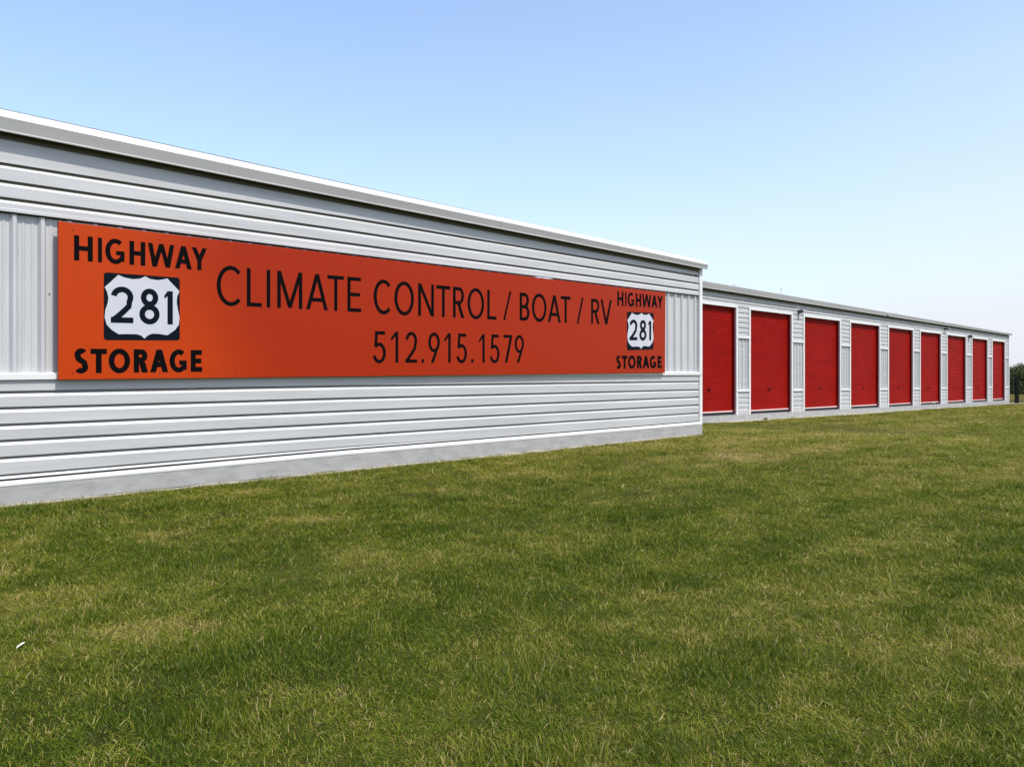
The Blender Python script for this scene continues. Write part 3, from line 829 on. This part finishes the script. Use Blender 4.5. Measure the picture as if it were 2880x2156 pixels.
# a far-off wood along the horizon, one mass
rg = np.random.default_rng(77); V = []; Fc = []
_hn = VNoise(78)
for k in range(9000):
    x = rg.uniform(120, 620); y = 330 + rg.uniform(0, 12) + .05 * x
    hh = 2.6 + 3.4 * float(_hn(np.array([x * .09 + 40]), np.array([2.5]))[0]); p = np.array([x, y, float(_gz(400)) + hh * rg.random() ** .6])
    a = rg.normal(size=3); a /= np.linalg.norm(a); b_ = np.cross(a, rg.normal(size=3)); b_ /= np.linalg.norm(b_); s_ = rg.uniform(.35, .8)
    i = len(V); V += [tuple(p - a * s_), tuple(p - b_ * s_ * .6), tuple(p + a * s_), tuple(p + b_ * s_ * .6)]; Fc.append((i, i + 1, i + 2, i + 3))
mc = MB(); mc.v, mc.f = V, Fc
tag(mc.build('distant_woods', M_LEAF), 'low dark line of distant woods along the horizon at right', 'woods', kind='stuff')

# ------------------------------------------------------------------ grass
def blade_mat():
    m = bpy.data.materials.new('grass_blades'); m.use_nodes = True
    t = m.node_tree; t.nodes.clear()
    out = t.nodes.new('ShaderNodeOutputMaterial')
    dry = t.nodes.new('ShaderNodeAttribute'); dry.attribute_type = 'INSTANCER'; dry.attribute_name = 'dry'
    rnd = t.nodes.new('ShaderNodeAttribute'); rnd.attribute_name = 'tint'
    tip = t.nodes.new('ShaderNodeAttribute'); tip.attribute_name = 'along'
    # blade value = dryness of its place + its own tint
    a1 = t.nodes.new('ShaderNodeMath'); a1.operation = 'ADD'; t.links.new(dry.outputs['Fac'], a1.inputs[0]); t.links.new(rnd.outputs['Fac'], a1.inputs[1])
    cr = t.nodes.new('ShaderNodeValToRGB'); el = cr.color_ramp.elements
    el[0].position = 0.0; el[0].color = (0.044, 0.076, 0.005, 1)
    el[1].position = 1.0; el[1].color = (0.46, 0.35, 0.17, 1)
    for p, c_ in ((.30, (0.104, 0.142, 0.008, 1)), (.52, (0.200, 0.205, 0.019, 1)), (.72, (0.30, 0.245, 0.06, 1))):
        e = el.new(p); e.color = c_
    t.links.new(a1.outputs[0], cr.inputs[0])
    df = t.nodes.new('ShaderNodeBsdfDiffuse'); tr = t.nodes.new('ShaderNodeBsdfTranslucent'); gl = t.nodes.new('ShaderNodeBsdfGlossy')
    gl.inputs['Roughness'].default_value = .38
    t.links.new(cr.outputs[0], df.inputs[0]); t.links.new(cr.outputs[0], tr.inputs[0])
    m1 = t.nodes.new('ShaderNodeMixShader'); m1.inputs[0].default_value = .28
    t.links.new(df.outputs[0], m1.inputs[1]); t.links.new(tr.outputs[0], m1.inputs[2])
    m2 = t.nodes.new('ShaderNodeMixShader'); m2.inputs[0].default_value = .012
    t.links.new(m1.outputs[0], m2.inputs[1]); t.links.new(gl.outputs[0], m2.inputs[2])
    t.links.new(m2.outputs[0], out.inputs[0])
    return m
M_GRASS = blade_mat()
tufts = bpy.data.collections.new('grass_tufts')       # prototypes only, not linked to the scene
NV = 10
for v in range(NV):
    rg = np.random.default_rng(100 + v); V = []; Fc = []; tint = []
    nb = 36
    for k in range(nb):
        bx, by = rg.normal(0, .040, 2); L = rg.uniform(.022, .054); wd = rg.uniform(.0008, .0018)
        az = rg.uniform(0, 2 * math.pi); lean = abs(rg.normal(.95, .42)); curl = rg.uniform(.2, 1.1)
        wa = az + math.pi / 2 + rg.normal(0, .5); wv = np.array([math.cos(wa), math.sin(wa), 0])
        tn = rg.normal(0, .13)
        if rg.random() < .10: tn += rg.uniform(.25, .75)
        if rg.random() < .10: L *= .8; lean = rg.uniform(1.1, 1.45)
        p = np.array([bx, by, -.008]); ns = 4; i = len(V)
        for s in range(ns + 1):
            f = s / ns; wdt = wd * (1 - f ** 2.2) + .0002
            V += [tuple(p - wv * wdt), tuple(p + wv * wdt)]; tint += [tn, tn]
            ang = lean + curl * f
            p = p + np.array([math.cos(az) * math.sin(ang), math.sin(az) * math.sin(ang), math.cos(ang)]) * L / ns
        for s in range(ns): Fc.append((i + 2 * s, i + 2 * s + 1, i + 2 * s + 3, i + 2 * s + 2))
    me = bpy.data.meshes.new('grass_tuft'); me.from_pydata(V, [], Fc)
    a = me.attributes.new('tint', 'FLOAT', 'POINT'); a.data.foreach_set('value', np.array(tint, np.float32))
    me.materials.append(M_GRASS)
    for p in me.polygons: p.use_smooth = True
    o = bpy.data.objects.new('grass_tuft', me); tufts.objects.link(o)

def rho(Z): return 800 * np.minimum(1, (5.0 / np.maximum(Z, .1)) ** 1.6)
pts = []
edges = list(np.arange(1.6, 12, .5)) + list(np.arange(12, 30, 1.5)) + list(np.arange(30, 64.5, 3)) + [64.5]
for z0, z1 in zip(edges[:-1], edges[1:]):
    hw = .66 * z1 + 4.5; n = int(rho(z0) * (z1 - z0) * 2 * hw)
    x = rng.uniform(-hw, hw, n); y = rng.uniform(z0, z1, n)
    keep = rng.random(n) < rho(np.hypot(x * .6, y)) / rho(z0)
    pts.append(np.stack([x[keep], y[keep]], -1))
pts = np.concatenate(pts)
def side(pl, p):   # along, in front of
    A, d, L = pl; r = p - A; n = np.array([d[1], -d[0]]); return r @ d, r @ n
u1_, o1_ = side(W1, pts); u2_, o2_ = side(W2, pts)
k1 = np.where(u1_ < U1 + .12, o1_ > .06 + .09 * rng.random(len(pts)) ** 2, True)
k2 = np.where(u2_ < V1 + 3, o2_ > .49 + .10 * rng.random(len(pts)), pts[:, 1] < 61.4)
# a few blades missing on the bare spots
d_ = dryness(pts[:, 0], pts[:, 1])
k3 = rng.random(len(pts)) > np.clip((d_ - .85) * 2.5, 0, .55)
sel = k1 & k2 & k3
pts = pts[sel]; d_ = d_[sel]
N = len(pts); R = np.hypot(pts[:, 0] * .6, pts[:, 1])
kk = np.maximum(1, R / 5.0) ** .62 * rng.uniform(.85, 1.15, N)
clump = _vn[5](pts[:, 0] * 6.3 + 60, pts[:, 1] * 6.3 + 60); clump2 = _vn[6](pts[:, 0] * 2.1 + 60, pts[:, 1] * 2.1 + 60)
hz = (.42 + 1.15 * clump * clump2 * 2 + .35 * rng.random(N)) * (1 - .35 * d_)
z = ground_z(pts[:, 0], pts[:, 1])
me = bpy.data.meshes.new('grass')
me.vertices.add(N)
me.vertices.foreach_set('co', np.stack([pts[:, 0], pts[:, 1], z], -1).astype(np.float32).ravel())
def attr(name, typ, arr, key):
    a = me.attributes.new(name, typ, 'POINT'); a.data.foreach_set(key, np.ascontiguousarray(arr, dtype=np.int32 if typ == 'INT' else np.float32).ravel())
attr('dry', 'FLOAT', np.clip(d_ + rng.normal(0, .13, N) + .42 * (_vn[4](pts[:, 0] * 7.3 + 60, pts[:, 1] * 7.3 + 60) - .5), 0, 1), 'value')
attr('rot', 'FLOAT_VECTOR', np.stack([rng.normal(0, .12, N), rng.normal(0, .12, N), rng.uniform(0, 6.283, N)], -1), 'vector')
attr('size', 'FLOAT_VECTOR', np.stack([kk, kk, hz * kk ** .35], -1), 'vector')
attr('variant', 'INT', rng.integers(0, NV, N), 'value')
me.materials.append(M_GRASS)
grass = bpy.data.objects.new('grass', me); COL.objects.link(grass)
tag(grass, 'short patchy green and straw coloured grass covering the lawn', 'grass', kind='stuff')
ng = bpy.data.node_groups.new('grass_scatter', 'GeometryNodeTree')
ng.interface.new_socket('Geometry', in_out='INPUT', socket_type='NodeSocketGeometry')
ng.interface.new_socket('Geometry', in_out='OUTPUT', socket_type='NodeSocketGeometry')
gi = ng.nodes.new('NodeGroupInput'); go = ng.nodes.new('NodeGroupOutput')
m2p = ng.nodes.new('GeometryNodeMeshToPoints'); iop = ng.nodes.new('GeometryNodeInstanceOnPoints')
ci = ng.nodes.new('GeometryNodeCollectionInfo'); ci.inputs['Collection'].default_value = tufts
ci.inputs['Separate Children'].default_value = True; ci.inputs['Reset Children'].default_value = True
def named(nm, ty):
    n = ng.nodes.new('GeometryNodeInputNamedAttribute'); n.data_type = ty; n.inputs['Name'].default_value = nm; return n.outputs['Attribute']
ng.links.new(gi.outputs[0], m2p.inputs['Mesh']); ng.links.new(m2p.outputs[0], iop.inputs['Points'])
ng.links.new(ci.outputs[0], iop.inputs['Instance']); iop.inputs['Pick Instance'].default_value = True
ng.links.new(named('variant', 'INT'), iop.inputs['Instance Index'])
e2r = ng.nodes.new('FunctionNodeEulerToRotation'); ng.links.new(named('rot', 'FLOAT_VECTOR'), e2r.inputs[0]); ng.links.new(e2r.outputs[0], iop.inputs['Rotation'])
ng.links.new(named('size', 'FLOAT_VECTOR'), iop.inputs['Scale'])
ng.links.new(iop.outputs[0], go.inputs[0])
mo = grass.modifiers.new('scatter', 'NODES'); mo.node_group = ng
print('tufts', N)
